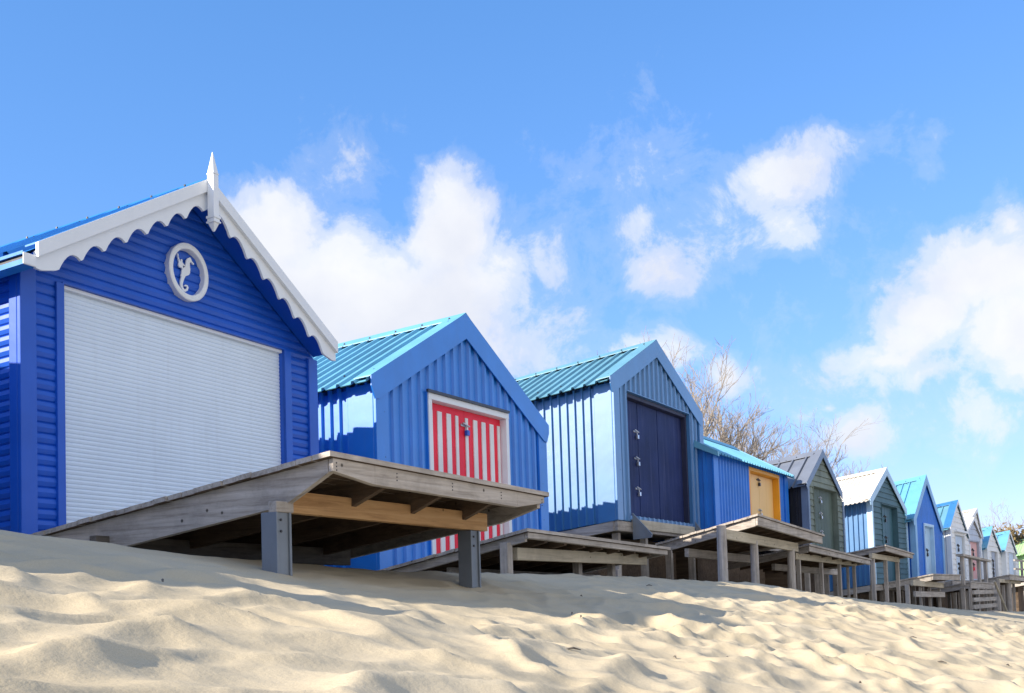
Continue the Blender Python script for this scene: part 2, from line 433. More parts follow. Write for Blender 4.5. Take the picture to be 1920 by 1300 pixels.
    f.box(u0, u1, -.01, .05, zf-.16, zf-.015, 0); f.box(u0-.02, u0+.04, .051, D, zf-.16, zf-.015, 1); f.box(u1-.04, u1+.02, .051, D, zf-.16, zf-.015, 1)
    f.box(u0+.05, u1-.05, .06, D-.05, zf-.04, zf-.016, 0)
    f.build('floor_frame', root)
    for pu in np.linspace(u0+.35, u1-.25, 4):
        for pv in (.12, D*.5):
            q = nm(['wood_upright']); wx = o[0]+pu*C_(th)-pv*S_(th); wy = o[1]+pu*S_(th)+pv*C_(th)
            zb = gz(wx, wy)-.3
            zt_ = zf-.161
            if zb+k*pv < zt_: q.box(pu-.05, pu+.05, pv, pv+.1, zb+k*pv, zt_); q.build('stump', root)
    q = nm(['shaded_brown_wood']); q.box(u0+.3, u1-.3, .45, D-.2, zf-2.2+k*2, zf-.165); q.build('underfloor_shade_block', root)  # dark block added under the floor to stand for the shade there
    if door:
        # reveal around the opening
        a, b2, zb, zt = door
        rv = nm([wall]); rv.box(a-.012, a, -.03, reveal+.04, zb, zt); rv.box(b2, b2+.012, -.03, reveal+.04, zb, zt); rv.box(a-.012, b2+.012, -.03, reveal+.04, zt, zt+.012)
        rv.build('door_reveal', root)
    return root, nm

def frame(nm, root, a, b, zb, zt, wd, v0, v1, mat, name='door_frame', sill=False):
    f = nm([mat]); f.box(a, a+wd, v0, v1, zb, zt-wd); f.box(b-wd, b, v0, v1, zb, zt-wd); f.box(a, b, v0-.003, v1, zt-wd, zt)
    return f.build(name, root, bevel=.004)
def leaf(nm, root, a, b, zb, zt, v, mat, n=4, extra=None, label=None):
    d = nm([mat]); wdt = (b-a)/n
    for i in range(n): d.box(a+i*wdt+.003, a+(i+1)*wdt-.003, v+.0, v+.035, zb, zt)
    d.box(a, b, v+.012, v+.03, zb, zt)
    o = d.build('door', root, bevel=.003)
    if label: o['label'] = label
    return o
def latch(nm, door_o, u, z, v, mat='steel', s=1.0, body='dark_metal'):
    h = nm([mat, body]); 
    h.box(u-.10*s, u+.06*s, v-.012, v-.0, z+.0, z+.03*s, 0); h.tube((u-.09*s, v-.03, z+.035*s), (u+.07*s, v-.03, z+.005), .012*s, .012*s, 6, 0)
    h.tube((u+.02*s, v-.02, z+.01), (u+.02*s, v-.02, z-.05*s), .008*s, .008*s, 6, 0)
    h.box(u-.012*s, u+.052*s, v-.045, v-.006, z-.11*s, z-.045*s, 1)
    return h.build('padlock', door_o, bevel=.003)

# ---- hut 1 : royal blue, white shutter, scalloped bargeboards
D1 = (.41, 3.34, .66, 2.72)
zf1 = .62
h1, nm = hut('beach_hut', 'royal blue boarded hut with white roller shutter, scalloped white gable trim and finial', (5.603, 8.0), .115,
    0, 3.87, zf1, (1.86, 3.93), (-.13, 2.80), (3.86, 2.79), 4.6, .075, 'royal_blue', 'royal_blue', 'roof_blue', 'white_paint', 'royal_blue',
    clad='roll', sideclad='roll', bv=-.30, door=D1, reveal=.06, flap=.10, lapp=.0858, trimw=.12, strim=.085, capm='roof_blue', scallop=True,
    roofP=dict(pitch=.3, prof=[(0, 0), (.2, 0), (.225, .045), (.265, .045), (.29, 0)]))
s = nm(['shutter_white']); boards(s, lambda a, t, off: (a, .045-off, t), D1[2], D1[3]-.03, lambda z: D1[0]+.002, lambda z: D1[1]-.002, SLAT(.0375))
h1.scale = (.95, .95, .95); h1.location = (5.603*.95, 7.6, zf1*.95)
so = s.build('roller_shutter', h1)
f = nm(['white_paint']); f.box(D1[0], D1[1], .0, .05, D1[3]-.03, D1[3]-.002); f.build('shutter_rail', so)
for a, b_ in ((.33, .41), (3.34, 3.45)):
    f = nm(['royal_blue']); f.box(a, b_, -.036, .0, zf1, 2.72); f.build('shutter_trim', h1, bevel=.004)
# finial: square post with pyramid point and moulded foot
fu = 1.84
f = nm(['white_paint']); q = .036
y0, y1 = -.418, -.346
f.box(fu-q, fu+q, y0, y1, 3.60, 3.985); f.box(fu-q-.004, fu+q+.004, y0-.004, y1+.004, 3.985, 4.0)
f.hexa([(fu-q, y0, 4.0), (fu+q, y0, 4.0), (fu+q, y1, 4.0), (fu-q, y1, 4.0), (fu-.003, (y0+y1)/2-.003, 4.20), (fu+.003, (y0+y1)/2-.003, 4.20), (fu+.003, (y0+y1)/2+.003, 4.20), (fu-.003, (y0+y1)/2+.003, 4.20)])
f.box(fu-q-.012, fu+q+.012, y0-.012, y1+.012, 3.575, 3.60); f.box(fu-q-.004, fu+q+.004, y0-.004, y1+.004, 3.55, 3.575); f.box(fu-q-.012, fu+q+.012, y0-.012, y1+.012, 3.535, 3.55)
f.hexa([(fu-.008, (y0+y1)/2-.008, 3.46), (fu+.008, (y0+y1)/2-.008, 3.46), (fu+.008, (y0+y1)/2+.008, 3.46), (fu-.008, (y0+y1)/2+.008, 3.46), (fu-q, y0, 3.535), (fu+q, y0, 3.535), (fu+q, y1, 3.535), (fu-q, y1, 3.535)])
f.build('finial', h1, bevel=.003)
# gutter on the left eave with white stop end, black bracket band
g_ = nm(['roof_blue', 'dark_metal']); gu0, gu1, gz0 = -.235, -.115, 2.66
g_.box(gu0, gu1, -.30, 5.0, gz0, gz0+.012, 0); g_.box(gu0, gu0+.01, -.30, 5.0, gz0+.012, gz0+.04, 0); g_.box(gu0+.012, gu0+.03, -.28, 5.0, gz0+.04, gz0+.075, 1)
g_.box(gu0-.006, gu0+.01, -.30, 5.0, gz0+.075, gz0+.10, 0); g_.box(gu1-.012, gu1, -.30, 5.0, gz0+.012, gz0+.10, 0)
go = g_.build('gutter', h1)
e = nm(['white_paint']); e.box(gu0-.012, gu1-.01, -.318, -.302, gz0-.008, gz0+.085); e.build('stop_end', go, bevel=.008)
# medallion with sea horse
mu, mz = 1.87, 3.165
md = nm(['white_paint']); n = 48
rings = [(.212, 0), (.214, -.085), (.208, -.093), (.200, -.096), (.194, -.088), (.189, -.092), (.176, -.092), (.170, -.085), (.168, -.01)]
K = 1.25; rings = [(a*K, w*.75) for a, w in rings]
for i in range(n):
    a, b_ = 2*math.pi*i/n, 2*math.pi*(i+1)/n
    for (r0, w0), (r1, w1) in zip(rings, rings[1:]):
        md.face([(mu+r0*C_(a), w0, mz+r0*S_(a)), (mu+r0*C_(b_), w0, mz+r0*S_(b_)), (mu+r1*C_(b_), w1, mz+r1*S_(b_)), (mu+r1*C_(a), w1, mz+r1*S_(a))][::-1])
mo = md.build('medallion', h1, smooth=True)
def sh(x, y):
    return (mu+(x-440)*.00078, mz-((y-672)-.30*(x-440))*.00055)
body = [(505,400),(520,425),(535,465),(575,515),(562,528),(515,480),(500,500),(498,540),(505,600),(500,670),(480,705),(420,730),(400,770),(378,830),(368,880),(378,925),(400,955),(425,950),(442,920),(430,895),(405,905),(395,890),(420,872),(455,885),(470,925),(455,970),(415,995),(370,975),(335,910),(325,850),(335,790),(350,740),(342,715),(352,690),(355,650),(365,605),(395,590),(420,560),(430,500),(440,450),(470,415),(490,418)]
rider = [(292,345),(305,360),(303,400),(320,450),(330,480),(342,482),(348,445),(362,442),(373,465),(368,490),(395,530),(415,545),(408,560),(385,545),(375,570),(385,590),(372,605),(345,585),(320,580),(302,540),(312,490),(300,440),(290,380)]
e = nm(['white_paint'])
for pl in (body, rider): e.prism([sh(*p) for p in pl][::-1], -.034, -.022)
e.build('emblem', mo)

# ---- hut 2 : bright blue corrugated, red and white striped doors
D2 = (1.03, 2.99, .62, 2.52)
h2, nm = hut('beach_hut', 'bright blue corrugated hut with red and white striped double doors', (9.950, 8.0), .07,
    0, 4.05, .42, (1.93, 3.59), (-.14, 2.49), (4.14, 2.46), 4.2, .065, 'bright_blue', 'bright_blue', 'roof_cyan', 'bright_blue', 'bright_blue',
    bv=-.045, door=D2, reveal=.09, bw=.27, capm='roof_cyan', trimw=.2)
frame(nm, h2, D2[0], D2[1], D2[2], D2[3], .075, -.045, .085, 'white_paint')
dr = nm(['dark_metal']); dr.box(D2[0]-.05, D2[1]-.02, -.075, -.046, D2[3]-.0, D2[3]+.03); dr.build('drip_strip', h2)
for a, b_, st in ((1.106, 1.99, [1.19, 1.40, 1.61, 1.80]), (1.996, 2.914, [2.035, 2.25, 2.46, 2.67, 2.855])):
    d = nm(['door_red']); d.box(a, b_, .05, .085, D2[2], D2[3]-.078); do = d.build('door', h2)
    for i, c in enumerate(st):
        wd = .10 if c not in (2.035, 1.80, 2.855) else .065
        w_ = nm(['door_white']); w_.box(c-wd/2, c+wd/2, .038, .0495, D2[2]+.02, D2[3]-.165); w_.build('stripe', do)
    if a > 1.5: latch(nm, do, 1.99, 2.24, .045, 'steel', 1.0, 'royal_blue')

# ---- hut 3 : mid blue corrugated on stumps, navy doors
D3 = (.39, 3.20, 1.33, 3.25)
h3, nm = hut('beach_hut', 'steel blue corrugated hut with navy panel doors and three silver bolts', (15.692, 8.0), .07,
    -.10, 3.85, 1.24, (1.70, 4.23), (-.27, 3.32), (3.87, 3.29), 4.2, .125, 'mid_blue', 'mid_blue', 'roof_teal', 'mid_blue', 'mid_blue',
    bv=-.035, door=D3, reveal=.13, bw=.24, trimw=.17, P=dict(pitch=.2, prof=[(0, 0), (.13, 0), (.142, .028), (.172, .028), (.184, 0)]))
frame(nm, h3, D3[0], D3[1], D3[2], D3[3], .06, .03, .15, 'navy_frame')
for i, (a, b_) in enumerate(((.46, 1.12), (1.135, 1.98), (1.995, 3.13))):
    do = leaf(nm, h3, a, b_, D3[2], D3[3]-.065, .11, 'navy', 1)
    if i == 0:
        for z in (2.70, 2.27, 1.79): latch(nm, do, 1.03, z, .11, 'steel', .95, 'steel')
f = nm(['pale_wood']); f.box(.46, 3.2, -.05, .0, 1.12, 1.27); f.build('threshold_board', h3, bevel=.004)
for u, dv_, zb_ in ((.40, .34, .93), (3.24, .16, 1.12)):
    f = nm(['galvanised']); f.hexa([(u, -dv_, zb_), (u+.04, -dv_, zb_), (u+.04, -.045, zb_+.02), (u, -.045, zb_+.02), (u, -dv_-.01, zb_+.05), (u+.04, -dv_-.01, zb_+.05), (u+.04, -.045, 1.36), (u, -.045, 1.36)])
    f.build('ramp_side', h3)

# ---- hut 5 : green grey weatherboard, slate metal roof
D5 = (.45, 2.38, 1.0, 2.40)
h5, nm = hut('beach_hut', 'narrow hut of weathered green grey weatherboard under a dark seamed metal roof', (24.513, 8.0), .04,
    0, 2.9, .98, (1.22, 3.22), (-.18, 2.38), (2.76, 2.36), 3.6, .13, 'green_timber', 'black_cladding', 'roof_slate', 'trim_slate', 'trim_slate',
    clad='lap', bv=-.05, door=D5, reveal=.1, bw=.13, roofP=SEAM, P=BOX, lapp=.14, trimw=.07)
do = leaf(nm, h5, .46, 1.35, D5[2], D5[3], .09, 'green_door', 4); d2_ = leaf(nm, h5, 1.36, 2.37, D5[2], D5[3], .09, 'green_door', 4)
for z in (2.2, 1.85, 1.45): latch(nm, do, 1.3, z, .09, 'steel', 1.0, 'steel')

# ---- hut 6 : dark teal weatherboard, off-white roof
D6 = (1.12, 2.95, .32, 2.33)
h6, nm = hut('beach_hut', 'dark teal weatherboard hut with off-white corrugated roof and pale verge', (29.406, 8.0), .04,
    0.03, 4.12, .27, (1.72, 3.26), (-.30, 2.33), (4.0, 2.30), 4.2, .13, 'teal_timber', 'mid_blue', 'roof_offwhite', 'pale_blue', 'pale_blue',
    clad='lap', bv=-.06, door=D6, reveal=.12, bw=.16, roofP=FINE, P=BOX, lapp=.14, trimw=.09, strim=.10, capm='roof_offwhite')
do = leaf(nm, h6, 1.13, 2.03, D6[2], D6[3], .11, 'teal_door', 3); d2_ = leaf(nm, h6, 2.04, 2.94, D6[2], D6[3], .11, 'teal_door', 3)
for z in (2.05, 1.5): latch(nm, do, 2.0, z, .11, 'dark_metal', 1.2)

# ---- hut 7 : tall bright blue
D7 = (1.15, 2.62, .48, 2.02)
h7, nm = hut('beach_hut', 'tall steep cobalt blue hut with turquoise roof and single pale blue door', (33.751, 8.0), .04,
    0, 4.28, .44, (1.80, 3.42), (-.36, 2.03), (4.05, 2.0), 4.2, .16, 'cobalt_blue', 'cobalt_blue', 'roof_cyan', 'sky_blue_trim', 'sky_blue_trim',
    clad='corr', bv=-.06, door=D7, reveal=.1, bw=.22, roofP=SEAMF, P=FINE, trimw=.22, strim=.12)
do = leaf(nm, h7, D7[0]+.08, D7[1]-.08, D7[2], D7[3]-.08, .05, 'pale_blue', 1); latch(nm, do, 1.9, 1.25, .05, 'dark_metal', 1.5); latch(nm, do, 1.55, 1.88, .05, 'dark_metal', 1.3)
frame(nm, h7, D7[0], D7[1], D7[2], D7[3], .08, -.06, .09, 'pale_blue')

# ---- hut 8 : white with blue roof
D8 = (.83, 2.6, .42, 1.84)
h8, nm = hut('beach_hut', 'white boarded hut with blue metal roof, pale blue double doors and white door hood', (38.248, 8.0), .04,
    0.0, 3.62, .38, (1.45, 2.92), (-.22, 1.98), (3.42, 1.80), 4.2, .16, 'white_timber', 'mid_blue', 'roof_teal', 'white_paint', 'white_paint',
    clad='lap', bv=-.06, door=D8, reveal=.1, bw=.06, roofP=SEAMF, P=SEAMF, lapp=.17, trimw=.12, capm='mid_blue')
do = leaf(nm, h8, .86, 1.70, D8[2], D8[3], .05, 'pale_door', 3); leaf(nm, h8, 1.71, 2.57, D8[2], D8[3], .05, 'pale_door', 3)
for z in (1.5, .9, .75): latch(nm, do, 1.68, z, .05, 'dark_metal', 1.6)
f = nm(['white_paint']); f.box(.7, 2.75, -.12, -.01, 1.92, 1.98); f.build('door_hood', h8)

# ---- huts beyond
D10 = (.4, 2.2, .45, 1.76)
h10, nm = hut('beach_hut', 'small pale grey gabled hut with pink boarded doors behind a wooden railing', (42.3, 8.3), .02,
    0.0, 2.6, .40, (1.3, 2.56), (-.08, 2.08), (2.68, 1.93), 3.6, .16, 'grey_blue_wall', 'white_timber', 'roof_offwhite', 'white_paint', 'white_paint',
    clad='lap', bv=-.06, door=D10, reveal=.1, bw=.05, roofP=FINE, P=BOX, lapp=.2, trimw=.1)
do = leaf(nm, h10, .42, 1.29, D10[2], D10[3], .05, 'pink_door', 4); leaf(nm, h10, 1.31, 2.18, D10[2], D10[3], .05, 'pink_door', 4)
latch(nm, do, 1.28, 1.45, .05, 'dark_metal', 1.8); latch(nm, do, 1.28, .95, .05, 'dark_metal', 1.8, 'door_red')
h9, nm = hut('beach_hut', 'taller white boarded hut rising behind the pink doored hut, white ribbed roof', (45.4, 8.9), .02,
    0.0, 3.0, .45, (2.1, 3.14), (-.1, 2.42), (3.12, 2.10), 3.4, .16, 'white_timber', 'white_timber', 'roof_offwhite', 'white_paint', 'white_paint',
    clad='lap', bv=-.06, door=None, bw=.1, roofP=FINE, P=BOX, lapp=.2, trimw=.12)
D11 = (.95, 2.5, .46, 1.46)
h11, nm = hut('beach_hut', 'white gabled hut with turquoise roof and slate grey door', (44.35, 8.05), .04,
    0.0, 3.66, .44, (1.3, 2.32), (-.32, 1.50), (3.36, 1.48), 4.2, .16, 'white_timber', 'roof_blue', 'roof_cyan', 'white_paint', 'white_paint',
    clad='lap', bv=-.06, door=D11, reveal=.1, bw=.05, roofP=SEAMF, P=SEAMF, lapp=.2, trimw=.12)
do = leaf(nm, h11, D11[0]+.02, D11[1]-.02, D11[2], D11[3], .05, 'grey_door', 2)
for z in (1.1, .8, .66): latch(nm, do, 1.7, z, .05, 'dark_metal', 1.8)
D12 = (.84, 2.85, .50, 1.50)
h12, nm = hut('beach_hut', 'white gabled hut with turquoise roof and pale lilac blue doors', (47.95, 8.05), .04,
    0.0, 3.66, .48, (1.3, 2.30), (-.32, 1.50), (3.32, 1.46), 4.2, .16, 'white_timber', 'roof_cyan', 'roof_cyan', 'white_paint', 'white_paint',
    clad='lap', bv=-.06, door=D12, reveal=.1, bw=.05, roofP=SEAMF, P=SEAMF, lapp=.2, trimw=.12)
leaf(nm, h12, D12[0]+.02, 1.84, D12[2], D12[3], .05, 'pale_door', 2); leaf(nm, h12, 1.86, D12[1]-.02, D12[2], D12[3], .05, 'pale_door', 2)
h13, nm = hut('beach_hut', 'lime green corrugated hut, farthest of the row', (54.6, 8.3), .04,
    0.0, 4.2, .4, (2.1, 2.3), (-.25, 1.55), (4.4, 1.5), 4.2, .16, 'lime_green', 'lime_green', 'lime_green', 'lime_green', 'lime_green',
    clad='corr', bv=-.06, door=None, bw=.1, roofP=FINE, P=BOX, trimw=.12)
# neighbour just beyond the left edge of the view: its shadow falls on the first hut and the sand
for hh in (h11, h12, h13):
    hh.scale = (1.09,)*3; hh.location = hh.location*1.09
for lb, x, y, wm_ in (('plain blue boarded hut standing next left of the royal blue hut', .25, 7.2, 'cobalt_blue'), ('plain white boarded hut, second to the left of the royal blue hut', -3.6, 7.1, 'white_timber'), ('plain teal boarded hut, third to the left of the royal blue hut', -7.2, 7.0, 'teal_timber')):
    h0, nm = hut('beach_hut', lb, (x, y), .03, 0.0, 3.6, .75, (1.8, 3.8), (-.12, 2.72), (3.72, 2.70), 4.2, 0.0, wm_, wm_, 'roof_blue', 'white_paint', 'white_paint',
        clad='lap', sideclad='lap', bv=-.1, door=None, bw=.15, lapp=.2, trimw=.12)

# ---- hut 4 : ridge parallel to the row, yellow doors
zf4 = 1.12; k4 = .06
h4 = thing('beach_hut', 'low bright blue hut with sky blue roof sloping to the front and yellow double doors', 'beach hut', (19.445, 8.0, zf4), .07, 'beach huts in a row above the sand')
def nm(mats):
    mb = MB(mats); mb.T = lambda p: (p[0], p[1], p[2]-zf4-k4*p[1]); return mb
D4 = (2.0, 4.12, 1.2, 2.54); u0, u1, ze, vr, zr = -.1, 4.72, 2.62, 1.15, 3.32; Dp = 2.3
w = nm(['cobalt_blue']); corr(w, lambda s, t, off: (s, -off, t), u0, u1, lambda s: zf4, lambda s: ze-.02, dict(pitch=.17, prof=[(0, 0), (.08, 0), (.1, .025), (.14, .025), (.16, 0)]), D4); w.build('front_wall', h4)
for uu in (u0, u1):
    w = nm(['bright_blue']); corr(w, lambda s, t, off: (uu+(off if uu > 0 else -off), s, t), 0, Dp, lambda s: zf4, lambda s: (ze + (zr-ze)*s/vr if s < vr else zr-(zr-ze)*(s-vr)/(Dp-vr))-.03, BOX, None, (vr,)); w.build('side_wall', h4)
w = nm(['bright_blue']); w.face([(u0, Dp, zf4), (u1, Dp, zf4), (u1, Dp, ze), (u0, Dp, ze)]); w.build('back_wall', h4)
r = nm(['roof_cyan'])
sl4 = (zr-ze)/vr
for dy in (0, -.01):
    corr(r, lambda s, t, off: (s, -.16+(vr+.16)*t, ze-.16*sl4+.02+(zr-ze+.16*sl4)*t+off+dy), u0-.15, u1+.1, lambda s: 0, lambda s: 1, dict(pitch=.17, prof=[(0, 0), (.09, 0), (.105, .03), (.14, .03), (.155, 0)]))
    corr(r, lambda s, t, off: (s, vr+(Dp-vr+.1)*t, zr+.02-(zr-ze+.06)*t+off+dy), u0-.15, u1+.1, lambda s: 0, lambda s: 1, BOX)
ro = r.build('roof', h4)
for uu in (u0-.16, u1+.04):
    c = nm(['roof_cyan'])
    c.hexa([(uu, -.165, ze-.12), (uu+.07, -.165, ze-.12), (uu+.07, vr, zr-.14), (uu, vr, zr-.14), (uu, -.165, ze-.035), (uu+.07, -.165, ze-.035), (uu+.07, vr, zr+.07), (uu, vr, zr+.07)])
    c.hexa([(uu, vr+.001, zr-.14), (uu+.07, vr+.001, zr-.14), (uu+.07, Dp+.1, ze-.2), (uu, Dp+.1, ze-.2), (uu, vr+.001, zr+.07), (uu+.07, vr+.001, zr+.07), (uu+.07, Dp+.1, ze), (uu, Dp+.1, ze)])
    c.build('verge_trim', h4)
rc = nm(['roof_cyan']); rc.hexa([(u0-.17, vr-.15, zr-.03), (u1+.12, vr-.15, zr-.03), (u1+.12, vr+.15, zr-.03), (u0-.17, vr+.15, zr-.03), (u0-.17, vr-.02, zr+.085), (u1+.12, vr-.02, zr+.085), (u1+.12, vr+.02, zr+.085), (u0-.17, vr+.02, zr+.085)]); rc.build('ridge_cap', ro)
for a, b_ in ((u0-.035, u0+.22), (u1-.22, u1+.035)):
    c = nm(['cobalt_blue']); c.box(a, b_, -.04, -.002, zf4, ze-.06); c.build('corner_trim', h4, bevel=.006)
frame(nm, h4, D4[0], D4[1], D4[2], D4[3], .07, -.03, .16, 'frame_yellow')
do = leaf(nm, h4, D4[0]+.075, 3.06, D4[2], D4[3]-.075, .1, 'door_yellow', 2); leaf(nm, h4, 3.065, D4[1]-.075, D4[2], D4[3]-.075, .1, 'door_yellow', 2)
latch(nm, do, 3.0, 2.36, .1, 'dark_metal', 1.0); latch(nm, do, 3.03, 1.75, .1, 'steel', 1.0, 'steel')
f = nm(['wood_along_row']); f.box(u0, u1, -.01, .06, zf4-.16, zf4-.01); f.box(u0, u1, .06, Dp, zf4-.06, zf4-.01); f.build('floor_frame', h4)
f = nm(['shaded_brown_wood']); f.box(u0+.3, u1-.3, .45, Dp-.1, zf4-1.7, zf4-.165); f.build('underfloor_shade_block', h4)  # added dark block, stands for shade under this floor

# ------------------------------------------------------------------ decks
def deck(label, FL, FR, BL, BR, bearer=None, fascia=.08, posts=(), nj=8, jd=.10, chamfer=None, plank=.135, pm='wood_upright', shape='round',
         inner=(), rail=False, capb=None, sidebeam=.1, rear=True):
    FL, FR, BL, BR = map(Vector, (FL, FR, BL, BR))
    o0 = (FL+FR)/2; root = thing('deck', label, 'deck', (o0.x, o0.y, gz(o0.x, o0.y)), 0, 'timber decks in front of the huts')
    def Dm(s, t, h=0): p = (FL*(1-s)+FR*s)*(1-t) + (BL*(1-s)+BR*s)*t; return (p.x-o0.x, p.y-o0.y, p.z+h-root.location.z)
    def bx(mb, s0, s1, t0, t1, h0, h1, mi=0, s0b=None, s1b=None):
        mb.hexa([Dm(s0, t0, h0), Dm(s1, t0, h0), Dm(s1, t1, h0), Dm(s0, t1, h0), Dm(s0, t0, h1), Dm(s1, t0, h1), Dm(s1, t1, h1), Dm(s0, t1, h1)], mi)
    L = ((BL-FL).length+(BR-FR).length)/2; W = (FR-FL).length
    n = int(L/plank); pk = MB(['wood_along_row', 'shaded_brown_wood'])
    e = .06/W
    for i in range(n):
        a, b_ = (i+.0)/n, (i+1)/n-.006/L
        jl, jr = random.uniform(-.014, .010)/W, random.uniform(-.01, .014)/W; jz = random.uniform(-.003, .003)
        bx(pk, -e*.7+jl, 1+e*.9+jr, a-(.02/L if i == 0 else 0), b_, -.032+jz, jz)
    pk.mi = [1 if i % 6 == 0 else 0 for i in range(len(pk.mi))]  # plank bottoms take the brown darkened for shade
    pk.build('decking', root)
    # joists
    for j in range(nj):
        s_ = j/(nj-1); s0, s1 = s_-.022/W, s_+.022/W
        if j == 0: s0, s1 = 0, .044/W
        if j == nj-1: s0, s1 = 1-.044/W, 1
        t0 = .045/L; J = MB('wood_along_depth' if j in (0, nj-1) else 'shaded_brown_wood'); dd = sidebeam if j == 0 else (sidebeam*.62 if j == nj-1 else jd)
        if chamfer:
            tb = chamfer
            J.hexa([Dm(s0, t0, -.033-fascia*.75), Dm(s1, t0, -.033-fascia*.75), Dm(s1, tb, -.033-dd), Dm(s0, tb, -.033-dd), Dm(s0, t0, -.033), Dm(s1, t0, -.033), Dm(s1, tb, -.033), Dm(s0, tb, -.033)])
            bx(J, s0, s1, tb, 1, -.033-dd, -.033)
        else: bx(J, s0, s1, t0, 1, -.033-dd, -.033)
        J.build('joist', root)
    # fascia board
    Fb = MB(['wood_along_row', 'dark_metal'])
    if chamfer:
        cut = .16
        top = -.033
        prof = [(0, -fascia*.72), (cut, -fascia*1.12), (1-cut, -fascia*1.05), (1, -fascia*.45)]
        for (sa, ha), (sb, hb) in zip(prof, prof[1:]):
            Fb.hexa([Dm(sa, 0, top+ha), Dm(sb, 0, top+hb), Dm(sb, .04/L, top+hb), Dm(sa, .04/L, top+ha), Dm(sa, 0, top), Dm(sb, 0, top), Dm(sb, .04/L, top), Dm(sa, .04/L, top)])
        for s_ in (.012, .25, .5, .75, .985):
            for h in (-.25, -.45, -.65): p = Vector(Dm(s_, 0, top+h*fascia)); Fb.tube(p+Vector((0, .002, 0)), p-Vector((0, .004, 0)), .006, .006, 6, 1)
    else: bx(Fb, 0, 1, 0, .04/L, -.033-fascia, -.033)
    Fb.build('fascia', root, bevel=.003)
    if bearer:
        for (x0, x1, y, zt0, zt1, h, mat) in bearer:
            Bm = MB(mat); lz = root.location.z
            Bm.hexa([(x0-o0.x, y-o0.y, zt0-h-lz), (x1-o0.x, y-o0.y, zt1-h-lz), (x1-o0.x, y+.07-o0.y, zt1-h-lz), (x0-o0.x, y+.07-o0.y, zt0-h-lz),
                     (x0-o0.x, y-o0.y, zt0-lz), (x1-o0.x, y-o0.y, zt1-lz), (x1-o0.x, y+.07-o0.y, zt1-lz), (x0-o0.x, y+.07-o0.y, zt0-lz)])
            Bm.build('bearer', root, bevel=.005)
    for (x, y, zt, r_, kind) in posts:
        if kind != 'steel': r_ *= .55
        P_ = MB(pm if kind != 'steel' else 'galvanised'); zb = gz(x, y)-.35; X0, Y0, lz = x-o0.x, y-o0.y, root.location.z
        if kind == 'steel':   # H section
            P_.box(X0-r_, X0-r_+.018, Y0-r_, Y0+r_, zb-lz, zt-lz); P_.box(X0+r_-.018, X0+r_, Y0-r_, Y0+r_, zb-lz, zt-lz); P_.box(X0-r_+.018, X0+r_-.018, Y0-.01, Y0+.01, zb-lz, zt-lz)
            P_.box(X0-r_+.018, X0+r_-.018, Y0-r_+.012, Y0-r_+.024, zb-lz, zt-lz)
            P_.mats = ['galvanised', 'dark_metal']
            for bz in (.05, .12): P_.tube((X0-r_+.03, Y0-r_, zt-bz-lz), (X0-r_+.03, Y0-r_-.012, zt-bz-lz), .010, .010, 6, 1)
            P_.build('post', root, bevel=.004)
        elif kind == 'round':
            P_.tube((X0, Y0, zb-lz), (X0+.01, Y0, zt-lz), r_*1.05, r_*.95, 12); P_.build('post', root, smooth=False)
        else: P_.box(X0-r_, X0+r_, Y0-r_, Y0+r_, zb-lz, zt-lz); P_.build('post', root, bevel=.006)
    return root, Dm, o0

Q = .95
deck('large weathered deck before the white shuttered hut on two grey steel posts', (5.66*Q, 4.9*Q, 1.01*Q), (8.27*Q, 4.9*Q, .925*Q), (5.60*Q, 7.93*Q, .645*Q), (9.0*Q, 8.3*Q, .60*Q),
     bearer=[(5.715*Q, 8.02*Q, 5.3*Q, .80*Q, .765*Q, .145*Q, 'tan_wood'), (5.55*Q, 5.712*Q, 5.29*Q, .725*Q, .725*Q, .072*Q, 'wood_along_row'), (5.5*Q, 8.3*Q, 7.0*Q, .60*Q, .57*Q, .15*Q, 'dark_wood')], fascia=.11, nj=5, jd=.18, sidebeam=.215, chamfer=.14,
     posts=[(5.62*Q, 5.36*Q, .655*Q, .066, 'steel'), (7.83*Q, 5.36*Q, .62*Q, .062, 'steel')])
deck('low deck in front of the striped door hut with a pale cross beam', (9.63, 5.9, .74), (12.80, 5.9, .64), (9.72, 7.9, .40), (13.3, 8.2, .34),
     bearer=[(9.75, 12.65, 6.1, .575, .565, .125, 'pale_wood'), (9.9, 13.0, 7.0, .42, .36, .12, 'wood_along_row')], fascia=.055, nj=9, jd=.07, sidebeam=.08,
     posts=[(9.62, 6.15, .62, .085, 'square'), (11.3, 6.3, .5, .075, 'square'), (12.2, 6.35, .46, .07, 'square'), (13.4, 6.9, .43, .07, 'square')])
deck('deck jutting out by the navy doors, high on round posts', (16.39, 6.1, 1.23), (19.40, 6.1, 1.04), (16.60, 7.85, .90), (19.75, 8.15, .85),
     bearer=[(15.65, 18.75, 6.3, 1.0, .885, .14, 'pale_wood'), (16.6, 19.6, 7.3, .80, .74, .13, 'wood_along_row')], fascia=.125, nj=9, jd=.08, sidebeam=.13,
     posts=[(15.35, 6.25, 1.03, .13, 'round'), (16.85, 6.35, .87, .115, 'round'), (18.5, 6.35, .79, .115, 'round')])
deck('middle deck before the yellow doors, on thin square posts', (19.61, 6.4, .90), (23.32, 6.4, .71), (19.9, 8.0, .66), (24.0, 8.2, .58),
     bearer=[(19.5, 23.1, 6.6, .76, .69, .11, 'pale_wood'), (20.4, 24.3, 7.3, .62, .55, .12, 'wood_along_row')], fascia=.085, nj=7, jd=.08, sidebeam=.1,
     posts=[(19.75, 6.65, .68, .06, 'square'), (21.0, 6.65, .65, .055, 'square'), (22.1, 6.65, .62, .055, 'square'), (23.05, 6.65, .59, .055, 'square'), (21.4, 7.4, .5, .05, 'square'), (23.3, 7.4, .46, .05, 'square')])
